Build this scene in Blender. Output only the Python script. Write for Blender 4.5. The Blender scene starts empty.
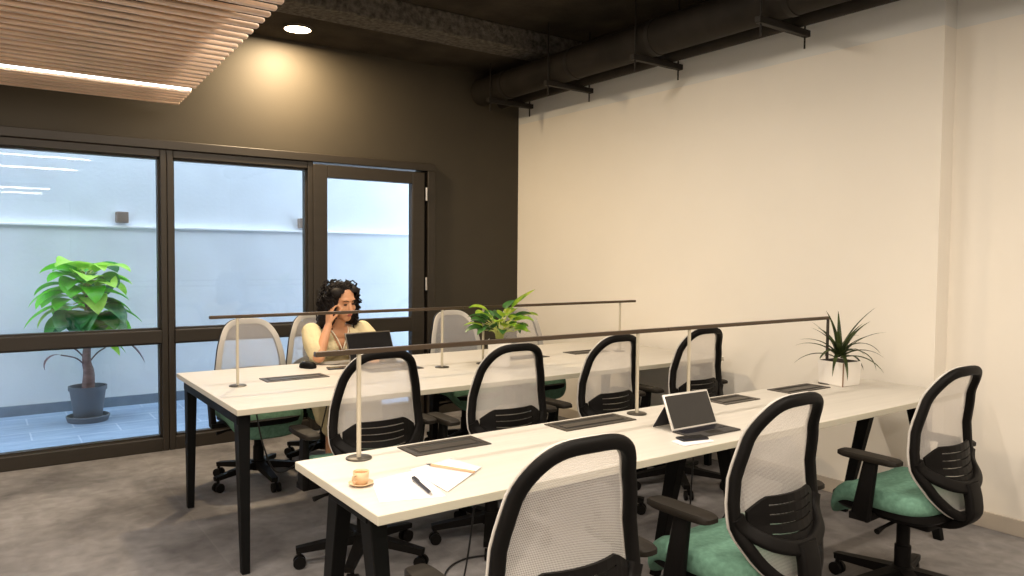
import bpy, bmesh, math, random
from mathutils import Vector, Matrix, Euler

random.seed(11)
PI = math.pi
scn = bpy.context.scene
C = scn.collection

# ------------------------------------------------------------------ materials
def nodes_of(m):
    m.use_nodes = True
    return m.node_tree.nodes, m.node_tree.links

def mat(name, col, rough=0.5, metal=0.0, spec=0.5, noise=None, bump=None, emit=None, emit_s=0.0, coat=0.0, sss=0.0):
    """noise = (scale, amount, stretch xyz), bump = (scale, strength)"""
    m = bpy.data.materials.new(name)
    N, L = nodes_of(m)
    b = N['Principled BSDF']
    b.inputs['Base Color'].default_value = (*col, 1)
    b.inputs['Roughness'].default_value = rough
    b.inputs['Metallic'].default_value = metal
    b.inputs['Specular IOR Level'].default_value = spec
    if coat: b.inputs['Coat Weight'].default_value = coat
    if sss:
        b.inputs['Subsurface Weight'].default_value = sss
        b.inputs['Subsurface Radius'].default_value = (.01, .004, .002)
    if emit:
        b.inputs['Emission Color'].default_value = (*emit, 1)
        b.inputs['Emission Strength'].default_value = emit_s
    tc = N.new('ShaderNodeTexCoord')
    if noise:
        sc, am, st = noise
        mp = N.new('ShaderNodeMapping'); mp.inputs['Scale'].default_value = st
        nt = N.new('ShaderNodeTexNoise'); nt.inputs['Scale'].default_value = sc; nt.inputs['Detail'].default_value = 6
        cr = N.new('ShaderNodeValToRGB')
        cr.color_ramp.elements[0].position = .3; cr.color_ramp.elements[1].position = .7
        cr.color_ramp.elements[0].color = (*[max(0, c * (1 - am)) for c in col], 1)
        cr.color_ramp.elements[1].color = (*[min(1, c * (1 + am)) for c in col], 1)
        L.new(tc.outputs['Object'], mp.inputs[0]); L.new(mp.outputs[0], nt.inputs['Vector'])
        L.new(nt.outputs['Fac'], cr.inputs[0]); L.new(cr.outputs[0], b.inputs['Base Color'])
    if bump:
        n2 = N.new('ShaderNodeTexNoise'); n2.inputs['Scale'].default_value = bump[0]; n2.inputs['Detail'].default_value = 5
        bp = N.new('ShaderNodeBump'); bp.inputs['Strength'].default_value = bump[1]; bp.inputs['Distance'].default_value = .02
        L.new(tc.outputs['Object'], n2.inputs['Vector']); L.new(n2.outputs['Fac'], bp.inputs['Height'])
        L.new(bp.outputs[0], b.inputs['Normal'])
    return m

def emit_mat(name, col, s):
    m = bpy.data.materials.new(name)
    N, L = nodes_of(m)
    N.remove(N['Principled BSDF'])
    e = N.new('ShaderNodeEmission'); e.inputs[0].default_value = (*col, 1); e.inputs[1].default_value = s
    L.new(e.outputs[0], N['Material Output'].inputs[0])
    return m

def glass_mat(name, tint=(.93, .96, .98), refl=1.0):
    m = bpy.data.materials.new(name)
    N, L = nodes_of(m)
    N.remove(N['Principled BSDF'])
    t = N.new('ShaderNodeBsdfTransparent'); t.inputs[0].default_value = (*tint, 1)
    g = N.new('ShaderNodeBsdfGlossy'); g.inputs['Roughness'].default_value = 0.0
    f = N.new('ShaderNodeFresnel'); f.inputs[0].default_value = 1.45
    mm = N.new('ShaderNodeMath'); mm.operation = 'MULTIPLY'; mm.inputs[1].default_value = refl
    mx = N.new('ShaderNodeMixShader')
    L.new(f.outputs[0], mm.inputs[0]); L.new(mm.outputs[0], mx.inputs[0])
    L.new(t.outputs[0], mx.inputs[1]); L.new(g.outputs[0], mx.inputs[2])
    L.new(mx.outputs[0], N['Material Output'].inputs[0])
    return m

def mesh_fabric(name, col, alpha):
    """woven net: a fine grid of threads with holes"""
    m = bpy.data.materials.new(name)
    N, L = nodes_of(m)
    b = N['Principled BSDF']
    b.inputs['Base Color'].default_value = (*col, 1); b.inputs['Roughness'].default_value = .85
    b.inputs['Specular IOR Level'].default_value = .15
    tc = N.new('ShaderNodeTexCoord'); sp = N.new('ShaderNodeSeparateXYZ')
    L.new(tc.outputs['Object'], sp.inputs[0])
    def math_(op, a, bb=None):
        n = N.new('ShaderNodeMath'); n.operation = op
        for i, v in enumerate((a, bb)):
            if v is None: continue
            if isinstance(v, (int, float)): n.inputs[i].default_value = v
            else: L.new(v, n.inputs[i])
        return n.outputs[0]
    k = 2 * PI / .0062
    u = math_('ADD', sp.outputs[0], math_('MULTIPLY', sp.outputs[2], .55))
    w = math_('SUBTRACT', sp.outputs[2], math_('MULTIPLY', sp.outputs[0], .55))
    s = math_('MULTIPLY', math_('SINE', math_('MULTIPLY', u, k)), math_('SINE', math_('MULTIPLY', w, k)))
    s = math_('ADD', math_('MULTIPLY', s, .33), alpha)
    tr = N.new('ShaderNodeBsdfTransparent')
    tl = N.new('ShaderNodeBsdfTranslucent'); tl.inputs[0].default_value = (*col, 1)
    m1 = N.new('ShaderNodeMixShader'); m1.inputs[0].default_value = .35
    L.new(b.outputs[0], m1.inputs[1]); L.new(tl.outputs[0], m1.inputs[2])
    mx = N.new('ShaderNodeMixShader')
    L.new(s, mx.inputs[0]); L.new(tr.outputs[0], mx.inputs[1]); L.new(m1.outputs[0], mx.inputs[2])
    L.new(mx.outputs[0], N['Material Output'].inputs[0])
    return m

def carpet_mat():
    m = bpy.data.materials.new('carpet')
    N, L = nodes_of(m); b = N['Principled BSDF']
    b.inputs['Roughness'].default_value = .95; b.inputs['Specular IOR Level'].default_value = .1
    tc = N.new('ShaderNodeTexCoord')
    def nz(scale, det, dist=0.0):
        n = N.new('ShaderNodeTexNoise'); n.inputs['Scale'].default_value = scale
        n.inputs['Detail'].default_value = det; n.inputs['Distortion'].default_value = dist
        L.new(tc.outputs['Object'], n.inputs['Vector']); return n.outputs['Fac']
    def ramp(f, c0, c1, p0=.35, p1=.65):
        r = N.new('ShaderNodeValToRGB'); r.color_ramp.elements[0].position = p0; r.color_ramp.elements[1].position = p1
        r.color_ramp.elements[0].color = (*c0, 1); r.color_ramp.elements[1].color = (*c1, 1)
        L.new(f, r.inputs[0]); return r.outputs[0]
    a = ramp(nz(1.7, 8, .6), (.135, .126, .125), (.29, .275, .27))
    fine = ramp(nz(420, 2), (.7, .7, .7), (1.15, 1.15, 1.15), .3, .7)
    mid = ramp(nz(14, 6, .4), (.82, .82, .82), (1.12, 1.12, 1.12), .3, .7)
    def mul(x, y):
        n = N.new('ShaderNodeMix'); n.data_type = 'RGBA'; n.blend_type = 'MULTIPLY'; n.inputs[0].default_value = 1
        L.new(x, n.inputs[6]); L.new(y, n.inputs[7]); return n.outputs[2]
    br = N.new('ShaderNodeTexBrick'); br.offset = 0
    br.inputs['Color1'].default_value = (1, 1, 1, 1); br.inputs['Color2'].default_value = (.94, .94, .94, 1)
    br.inputs['Mortar'].default_value = (1.1, 1.1, 1.1, 1)
    br.inputs['Scale'].default_value = 1; br.inputs['Mortar Size'].default_value = .0022
    br.inputs['Brick Width'].default_value = .9; br.inputs['Row Height'].default_value = .9
    L.new(tc.outputs['Object'], br.inputs['Vector'])
    L.new(mul(mul(mul(a, mid), fine), br.outputs['Color']), b.inputs['Base Color'])
    bp = N.new('ShaderNodeBump'); bp.inputs['Strength'].default_value = .25; bp.inputs['Distance'].default_value = .01
    L.new(nz(300, 3), bp.inputs['Height']); L.new(bp.outputs[0], b.inputs['Normal'])
    return m

def plaster_two(name, low, high, z):
    """painted wall whose paint stops at height z, bare pale plaster above"""
    m = bpy.data.materials.new(name)
    N, L = nodes_of(m); b = N['Principled BSDF']; b.inputs['Roughness'].default_value = .7
    b.inputs['Specular IOR Level'].default_value = .25
    tc = N.new('ShaderNodeTexCoord'); sp = N.new('ShaderNodeSeparateXYZ'); L.new(tc.outputs['Object'], sp.inputs[0])
    nt = N.new('ShaderNodeTexNoise'); nt.inputs['Scale'].default_value = 3; nt.inputs['Detail'].default_value = 4
    L.new(tc.outputs['Object'], nt.inputs['Vector'])
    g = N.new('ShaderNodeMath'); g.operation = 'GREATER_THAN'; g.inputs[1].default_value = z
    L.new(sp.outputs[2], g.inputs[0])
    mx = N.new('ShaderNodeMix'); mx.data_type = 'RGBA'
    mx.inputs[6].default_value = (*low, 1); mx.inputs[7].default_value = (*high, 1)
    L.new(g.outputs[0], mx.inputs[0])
    cr = N.new('ShaderNodeValToRGB'); cr.color_ramp.elements[0].color = (.95, .95, .95, 1); cr.color_ramp.elements[1].color = (1, 1, 1, 1)
    L.new(nt.outputs['Fac'], cr.inputs[0])
    mu = N.new('ShaderNodeMix'); mu.data_type = 'RGBA'; mu.blend_type = 'MULTIPLY'; mu.inputs[0].default_value = 1
    L.new(mx.outputs[2], mu.inputs[6]); L.new(cr.outputs[0], mu.inputs[7])
    L.new(mu.outputs[2], b.inputs['Base Color'])
    return m

def tile_mat():
    m = bpy.data.materials.new('courtyard_tiles')
    N, L = nodes_of(m); b = N['Principled BSDF']; b.inputs['Roughness'].default_value = .45
    tc = N.new('ShaderNodeTexCoord')
    br = N.new('ShaderNodeTexBrick'); br.offset = .5
    br.inputs['Color1'].default_value = (.25, .34, .47, 1); br.inputs['Color2'].default_value = (.30, .40, .53, 1)
    br.inputs['Mortar'].default_value = (.46, .54, .64, 1)
    br.inputs['Scale'].default_value = 1; br.inputs['Mortar Size'].default_value = .006
    br.inputs['Brick Width'].default_value = .6; br.inputs['Row Height'].default_value = .3
    L.new(tc.outputs['Object'], br.inputs['Vector'])
    mp = N.new('ShaderNodeMapping'); mp.inputs['Scale'].default_value = (1.2, 6, 1)
    nt = N.new('ShaderNodeTexNoise'); nt.inputs['Scale'].default_value = 3; nt.inputs['Detail'].default_value = 7
    L.new(tc.outputs['Object'], mp.inputs[0]); L.new(mp.outputs[0], nt.inputs['Vector'])
    cr = N.new('ShaderNodeValToRGB'); cr.color_ramp.elements[0].position = .3; cr.color_ramp.elements[1].position = .75
    cr.color_ramp.elements[0].color = (.8, .82, .85, 1); cr.color_ramp.elements[1].color = (1.15, 1.12, 1.1, 1)
    L.new(nt.outputs['Fac'], cr.inputs[0])
    mu = N.new('ShaderNodeMix'); mu.data_type = 'RGBA'; mu.blend_type = 'MULTIPLY'; mu.inputs[0].default_value = 1
    L.new(br.outputs['Color'], mu.inputs[6]); L.new(cr.outputs[0], mu.inputs[7]); L.new(mu.outputs[2], b.inputs['Base Color'])
    return m

def leaf_mat(name, c0, c1, scale=5, spots=None):
    m = bpy.data.materials.new(name)
    N, L = nodes_of(m); b = N['Principled BSDF']; b.inputs['Roughness'].default_value = .38
    tc = N.new('ShaderNodeTexCoord')
    nt = N.new('ShaderNodeTexNoise'); nt.inputs['Scale'].default_value = scale; nt.inputs['Detail'].default_value = 3
    L.new(tc.outputs['Object'], nt.inputs['Vector'])
    cr = N.new('ShaderNodeValToRGB'); cr.color_ramp.elements[0].position = .38; cr.color_ramp.elements[1].position = .62
    cr.color_ramp.elements[0].color = (*c0, 1); cr.color_ramp.elements[1].color = (*c1, 1)
    L.new(nt.outputs['Fac'], cr.inputs[0]); L.new(cr.outputs[0], b.inputs['Base Color'])
    tl = N.new('ShaderNodeBsdfTranslucent'); L.new(cr.outputs[0], tl.inputs[0])
    mx = N.new('ShaderNodeMixShader'); mx.inputs[0].default_value = .38
    L.new(b.outputs[0], mx.inputs[1]); L.new(tl.outputs[0], mx.inputs[2]); L.new(mx.outputs[0], N['Material Output'].inputs[0])
    return m

M = dict(
    black=mat('black_plastic', (.0045, .0038, .0034), .55, spec=.12),
    frame_black=mat('black_powder_coat', (.004, .004, .004), .55, spec=.12),
    arm=mat('armrest_rubber', (.012, .009, .006), .6, spec=.2),
    grey_shell=mat('light_grey_plastic', (.50, .47, .43), .5),
    net=mesh_fabric('white_net', (.76, .715, .68), .53),
    green=mat('green_upholstery', (.135, .265, .195), .9, spec=.15, noise=(60, .18, (1, 1, 1)), bump=(500, .15)),
    desk=mat('pale_wood_laminate', (.57, .535, .475), .42, noise=(3, .045, (.8, 14, 1))),
    desk_edge=mat('pale_edge_band', (.50, .46, .37), .5),
    rail=mat('bronze_rail', (.085, .06, .04), .38, metal=.6),
    post=mat('cream_post', (.47, .42, .32), .4),
    disc=mat('post_foot_disc', (.06, .052, .042), .4, metal=.5),
    box=mat('cable_box', (.05, .042, .034), .42, metal=.4),
    box_in=mat('cable_box_inside', (.012, .011, .010), .7),
    carpet=carpet_mat(),
    wall_dark=mat('dark_olive_paint', (.046, .038, .026), .62, spec=.3, noise=(2.5, .06, (1, 1, 1)), bump=(160, .06)),
    trim_dark=mat('dark_bronze_frame', (.026, .020, .0135), .45, metal=.1, noise=(2, .08, (1, 1, 20))),
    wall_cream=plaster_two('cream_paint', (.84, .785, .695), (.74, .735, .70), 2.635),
    base=mat('taupe_skirting', (.46, .40, .33), .55),
    wall_white=mat('white_paint', (.78, .74, .68), .7),
    ceil=mat('dark_ceiling_paint', (.040, .032, .023), .9, spec=.15, noise=(4, .35, (1, 1, 1)), bump=(60, .3)),
    rough=mat('rough_dark_concrete', (.10, .088, .074), .9, spec=.2, noise=(28, .5, (1, 1, 1)), bump=(45, .9)),
    pipe=mat('dark_painted_pipe', (.022, .018, .014), .65, spec=.12, noise=(5, .25, (1, 1, 1))),
    strut=mat('dark_steel_strut', (.018, .015, .012), .6, spec=.2),
    wood=mat('slat_wood', (.78, .57, .42), .5, noise=(3, .28, (.7, 30, 8))),
    ply=mat('backing_board', (.38, .21, .065), .6, noise=(2, .15, (.8, 10, 1))),
    batten=mat('dark_batten', (.05, .032, .02), .6),
    led=emit_mat('led_tube', (1, .97, .92), 9.0),
    lamp=emit_mat('lamp_lens', (1, .80, .50), 22.0),
    lamp_ring=mat('lamp_ring', (.12, .10, .08), .5),
    glass=glass_mat('window_glass'),
    steel=mat('steel', (.62, .60, .57), .3, metal=1),
    court_wall=mat('courtyard_render', (.70, .75, .80), .85, spec=.2, noise=(3, .05, (1, 1, 1)), bump=(30, .08)),
    ledge=mat('white_ledge', (.90, .92, .94), .6),
    court_base=mat('slate_skirting', (.17, .215, .27), .5, noise=(6, .15, (1, 1, 1))),
    tiles=tile_mat(),
    lamp_box=mat('brown_wall_lamp', (.22, .165, .135), .5),
    grey_pot=mat('grey_pot', (.12, .135, .155), .6),
    soil=mat('soil', (.03, .022, .016), .95, bump=(60, .8)),
    trunk=mat('plant_trunk', (.23, .14, .13), .7, noise=(14, .3, (1, 1, 3))),
    dry=mat('dry_leaf', (.14, .085, .10), .7),
    leafA=leaf_mat('broad_leaf', (.03, .34, .012), (.17, .70, .02), 3.5),
    leafL=leaf_mat('lime_leaf', (.34, .70, .05), (.58, .90, .16), 6),
    leafD=leaf_mat('dark_leaf', (.02, .13, .05), (.07, .30, .06), 5),
    leafP=leaf_mat('pothos_leaf', (.10, .27, .02), (.42, .56, .05), 12),
    leafQ=leaf_mat('deep_leaf', (.02, .08, .02), (.06, .18, .04), 12),
    leafS=leaf_mat('spiky_leaf', (.018, .032, .012), (.07, .095, .03), 14),
    stalk=mat('pale_stalk', (.42, .46, .12), .5),
    white_pot=mat('white_ceramic', (.80, .76, .70), .35),
    pot_band=mat('brown_band', (.22, .13, .08), .5),
    silver=mat('silver_case', (.72, .69, .64), .35, metal=.4),
    screen=mat('dark_screen', (.018, .017, .017), .12),
    key=mat('charcoal_keys', (.035, .032, .030), .6),
    laptop=mat('taupe_laptop', (.11, .088, .062), .42, metal=.3),
    paper=mat('paper', (.84, .82, .82), .8),
    pen=mat('pen_black', (.008, .008, .014), .35),
    pencil=mat('pencil_wood', (.52, .33, .19), .55),
    cup=mat('tan_stoneware', (.62, .42, .24), .4),
    coffee=mat('coffee', (.33, .17, .07), .25),
    skin=mat('skin', (.60, .305, .165), .5, spec=.35, sss=.12),
    lip=mat('lips', (.38, .10, .07), .45),
    hair=mat('dark_hair', (.009, .006, .005), .65, spec=.2),
    eye=mat('eye_dark', (.02, .012, .01), .3),
    blouse=mat('cream_cotton', (.66, .56, .34), .85, spec=.15, bump=(26, .35)),
    chain=mat('pale_cord', (.80, .72, .55), .4),
    shoe=mat('tan_shoe', (.25, .14, .08), .5),
    cable=mat('black_cable', (.012, .012, .012), .5),
    plug=mat('white_plug', (.72, .74, .78), .4),
)

# ------------------------------------------------------------------ mesh helpers
def obj(name, bm, m, parent=None, smooth=False, mods=None):
    me = bpy.data.meshes.new(name)
    bmesh.ops.recalc_face_normals(bm, faces=bm.faces)
    bm.to_mesh(me); bm.free()
    for mm in (m if isinstance(m, (list, tuple)) else [m]): me.materials.append(mm)
    if smooth:
        for p in me.polygons: p.use_smooth = True
    o = bpy.data.objects.new(name, me); C.objects.link(o)
    if parent is not None: o.parent = parent
    return o

def auto(o, ang=35):
    """smooth shading with sharp creases kept"""
    me = o.data
    bm = bmesh.new(); bm.from_mesh(me)
    for e in bm.edges:
        if len(e.link_faces) == 2:
            e.smooth = e.calc_face_angle() < math.radians(ang)
    for f in bm.faces: f.smooth = True
    bm.to_mesh(me); bm.free()
    return o

def thing(name, label, cat, loc=(0, 0, 0), rz=0.0, group=None):
    o = bpy.data.objects.new(name, None); C.objects.link(o)
    o.empty_display_size = .1
    o.location = loc; o.rotation_euler = (0, 0, rz)
    o['label'] = label; o['category'] = cat
    if group: o['group'] = group
    return o

def tag(o, label, cat, group=None):
    o['label'] = label; o['category'] = cat
    if group: o['group'] = group
    return o

def structure(o):
    o['kind'] = 'structure'
    return o

def dup(root, label, loc, rz):
    r = root.copy(); C.objects.link(r); r.location = loc; r.rotation_euler = (0, 0, rz); r['label'] = label
    for ch in list(root.children):
        c = ch.copy(); C.objects.link(c); c.parent = r
        for g in list(ch.children):
            d = g.copy(); C.objects.link(d); d.parent = c
    return r

def box(bm, x0, x1, y0, y1, z0, z1, bev=0.0, seg=2, mi=0):
    vs = [bm.verts.new((x, y, z)) for x in (x0, x1) for y in (y0, y1) for z in (z0, z1)]
    idx = [(0, 1, 3, 2), (4, 6, 7, 5), (0, 4, 5, 1), (2, 3, 7, 6), (0, 2, 6, 4), (1, 5, 7, 3)]
    fs = [bm.faces.new([vs[i] for i in f]) for f in idx]
    for f in fs: f.material_index = mi
    if bev > 0:
        es = {e for f in fs for e in f.edges}
        r = bmesh.ops.bevel(bm, geom=list(es), offset=bev, segments=seg, profile=.5, affect='EDGES')
        for f in r['faces']: f.material_index = mi
    return vs

def prism(bm, bottom, top):
    """hexahedron or n-gon prism between two loops of points"""
    a = [bm.verts.new(p) for p in bottom]; b = [bm.verts.new(p) for p in top]
    n = len(a)
    bm.faces.new(a[::-1]); bm.faces.new(b)
    for i in range(n): bm.faces.new((a[i], a[(i + 1) % n], b[(i + 1) % n], b[i]))

def bar(bm, p, q, w0, d0, w1=None, d1=None, up=(0, 0, 1), bev=0.0):
    """tapered rectangular bar from p to q; w along side, d along up"""
    p, q = Vector(p), Vector(q); t = (q - p).normalized()
    u = Vector(up); s = t.cross(u)
    if s.length < 1e-5: s = t.cross(Vector((1, 0, 0)))
    s.normalize(); u = s.cross(t).normalized()
    w1 = w0 if w1 is None else w1; d1 = d0 if d1 is None else d1
    f = lambda c, w, d: [c + s * w / 2 * a + u * d / 2 * b for a, b in ((-1, -1), (1, -1), (1, 1), (-1, 1))]
    n0 = len(bm.edges)
    prism(bm, f(p, w0, d0), f(q, w1, d1))
    if bev:
        bm.edges.ensure_lookup_table()
        bmesh.ops.bevel(bm, geom=list(bm.edges)[n0:], offset=bev, segments=2, profile=.5, affect='EDGES')

def tube(bm, pts, r, n=8, closed=False, caps=True):
    pts = [Vector(p) for p in pts]; k = len(pts)
    rs = r if isinstance(r, (list, tuple)) else [r] * k
    rings = []; prev = None
    for i, p in enumerate(pts):
        a = pts[(i - 1) % k] if (closed or i > 0) else p
        b = pts[(i + 1) % k] if (closed or i < k - 1) else p
        t = (b - a).normalized()
        if prev is None:
            s = t.cross(Vector((0, 0, 1)))
            if s.length < .1: s = t.cross(Vector((1, 0, 0)))
        else:
            s = prev - t * prev.dot(t)
        s.normalize(); prev = s; u = t.cross(s)
        rings.append([bm.verts.new(p + (s * math.cos(2 * PI * j / n) + u * math.sin(2 * PI * j / n)) * rs[i]) for j in range(n)])
    for i in range(k if closed else k - 1):
        A, B = rings[i], rings[(i + 1) % k]
        for j in range(n): bm.faces.new((A[j], A[(j + 1) % n], B[(j + 1) % n], B[j]))
    if caps and not closed:
        bm.faces.new(rings[0][::-1]); bm.faces.new(rings[-1])

def sweep(bm, pts, sec, normals, closed=True, scale=None):
    """sweep section sec[(a,b)] - a in-plane across the path, b along the normal"""
    k = len(pts); rings = []
    for i in range(k):
        p = Vector(pts[i]); a = Vector(pts[(i - 1) % k] if closed or i else pts[i]); b = Vector(pts[(i + 1) % k] if closed or i < k - 1 else pts[i])
        t = (b - a).normalized(); n = Vector(normals[i]); n = (n - t * n.dot(t)).normalized(); s = t.cross(n)
        sc = scale[i] if scale else 1
        rings.append([bm.verts.new(p + s * u * sc + n * w) for u, w in sec])
    m = len(sec)
    for i in range(k if closed else k - 1):
        A, B = rings[i], rings[(i + 1) % k]
        for j in range(m): bm.faces.new((A[j], A[(j + 1) % m], B[(j + 1) % m], B[j]))
    if not closed:
        bm.faces.new(rings[0][::-1]); bm.faces.new(rings[-1])

def rsec(w, d, c=.3, n=3):
    """rounded-rectangle section"""
    r = min(w, d) * c; out = []
    for cx, cy, a0 in ((w / 2 - r, d / 2 - r, 0), (-w / 2 + r, d / 2 - r, 90), (-w / 2 + r, -d / 2 + r, 180), (w / 2 - r, -d / 2 + r, 270)):
        for i in range(n + 1):
            a = math.radians(a0 + 90 * i / n); out.append((cx + r * math.cos(a), cy + r * math.sin(a)))
    return out

def lathe(bm, prof, n=24, c=(0, 0, 0), mi=0):
    """prof: [(r,z)...] closed on the axis where r == 0"""
    rings = []
    for r, z in prof:
        if r < 1e-6: rings.append([bm.verts.new((c[0], c[1], c[2] + z))])
        else: rings.append([bm.verts.new((c[0] + r * math.cos(2 * PI * j / n), c[1] + r * math.sin(2 * PI * j / n), c[2] + z)) for j in range(n)])
    for A, B in zip(rings, rings[1:]):
        for j in range(n):
            k = (j + 1) % n
            if len(A) == 1 and len(B) == 1: continue
            if len(A) == 1: f = bm.faces.new((A[0], B[j], B[k]))
            elif len(B) == 1: f = bm.faces.new((A[j], B[0], A[k]))
            else: f = bm.faces.new((A[j], B[j], B[k], A[k]))
            f.material_index = mi

def sup(t, e):
    c, s = math.cos(t), math.sin(t)
    return math.copysign(abs(c) ** e, c), math.copysign(abs(s) ** e, s)

def slab(bm, a, b, rings, n=40, e=.45, c=(0, 0)):
    """superellipse rings [(scale, z, dz_front)] closed top and bottom"""
    R = []
    for sc, z in rings:
        R.append([bm.verts.new((c[0] + a * sc * sup(2 * PI * j / n, e)[0], c[1] + b * sc * sup(2 * PI * j / n, e)[1], z)) for j in range(n)])
    for A, B in zip(R, R[1:]):
        for j in range(n): bm.faces.new((A[j], A[(j + 1) % n], B[(j + 1) % n], B[j]))
    bm.faces.new(R[0][::-1]); bm.faces.new(R[-1])

def bez(p, n=16):
    """Catmull-Rom through points"""
    p = [Vector(q) for q in p]; out = []
    for i in range(len(p) - 1):
        a, b, c, d = p[max(i - 1, 0)], p[i], p[i + 1], p[min(i + 2, len(p) - 1)]
        for k in range(n):
            t = k / n
            out.append(.5 * ((2 * b) + (c - a) * t + (2 * a - 5 * b + 4 * c - d) * t * t + (3 * b - a - 3 * c + d) * t ** 3))
    out.append(p[-1]); return out

def interp(x, xs, ys):
    if x <= xs[0]: return ys[0]
    for i in range(len(xs) - 1):
        if x <= xs[i + 1]:
            t = (x - xs[i]) / (xs[i + 1] - xs[i]); t = t * t * (3 - 2 * t) if len(xs) > 2 else t
            return ys[i] + (ys[i + 1] - ys[i]) * t
    return ys[-1]

# ------------------------------------------------------------------ room measures
XR, YB = 4.157, 5.754          # right wall, back wall
XL, YF = -3.6, -4.6            # left wall, wall behind
CEIL_LOW, CEIL_HI = 3.05, 3.20
WX1, WZ = 3.237, 2.195         # window opening right edge and top
XN = 4.285                     # right wall's recessed part near the camera
YREC = 1.936

def setting():
    bm = bmesh.new(); box(bm, XL - .2, XN + .25, YF - .2, YB + .06, -.12, 0); structure(obj('floor', bm, M['carpet']))
    # dark back wall with the window opening
    bm = bmesh.new()
    y0, y1 = YB, YB + .22
    box(bm, XL - .2, XR + .3, y0, y1, WZ, 3.75)
    box(bm, WX1, XR + .3, y0, y1, 0, WZ)
    box(bm, XL - .2, -3.3, y0, y1, 0, WZ)
    structure(obj('wall_back', bm, M['wall_dark']))
    bm = bmesh.new(); box(bm, XR, XR + .33, YREC, YB, 0, 3.75); box(bm, XN, XR + .33, YF - .2, YREC, 0, 3.75)
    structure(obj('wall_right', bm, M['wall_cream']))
    bm = bmesh.new(); box(bm, XR - .012, XR + .001, YREC + .001, YB, 2.93, CEIL_HI + .05); structure(obj('trim_3', bm, M['ceil']))
    bm = bmesh.new(); box(bm, XL - .2, XL, YF - .2, YB, 0, 3.75); structure(obj('wall_left', bm, M['wall_white']))
    # wall behind the camera with a white framed doorway
    bm = bmesh.new()
    box(bm, XL, .2, YF - .2, YF, 0, 3.75); box(bm, 1.4, XN, YF - .2, YF, 0, 3.75); box(bm, .2, 1.4, YF - .2, YF, 2.35, 3.75)
    structure(obj('wall_front', bm, M['wall_white']))
    bm = bmesh.new(); box(bm, .12, .2, YF, YF + .05, 0, 2.43, .008); box(bm, 1.4, 1.48, YF, YF + .05, 0, 2.43, .008); box(bm, .2, 1.4, YF, YF + .05, 2.35, 2.43, .008)
    box(bm, .2, 1.4, YF - .19, YF - .14, 0, 2.35)
    structure(obj('door_2', bm, M['ledge']))
    bm = bmesh.new()
    box(bm, XL - .2, XN + .25, YF - .2, 5.11, CEIL_HI, CEIL_HI + .3)
    box(bm, XL - .2, XN + .25, 5.125, YB, CEIL_LOW, CEIL_HI + .3)
    structure(obj('ceiling', bm, M['ceil']))
    bm = bmesh.new(); box(bm, XL, XR, 4.84, 5.112, CEIL_LOW - .012, CEIL_HI, .012)
    structure(obj('ceiling_beam', bm, M['rough']))
    bm = bmesh.new(); box(bm, XR - .014, XR, YREC, YB, 0, .085, .003); box(bm, XN - .014, XN, YF, YREC, 0, .085, .003)
    box(bm, XR, XN - .01, YREC - .014, YREC, 0, .085, .003)
    structure(obj('baseboard_right', bm, M['base']))
setting()

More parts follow.
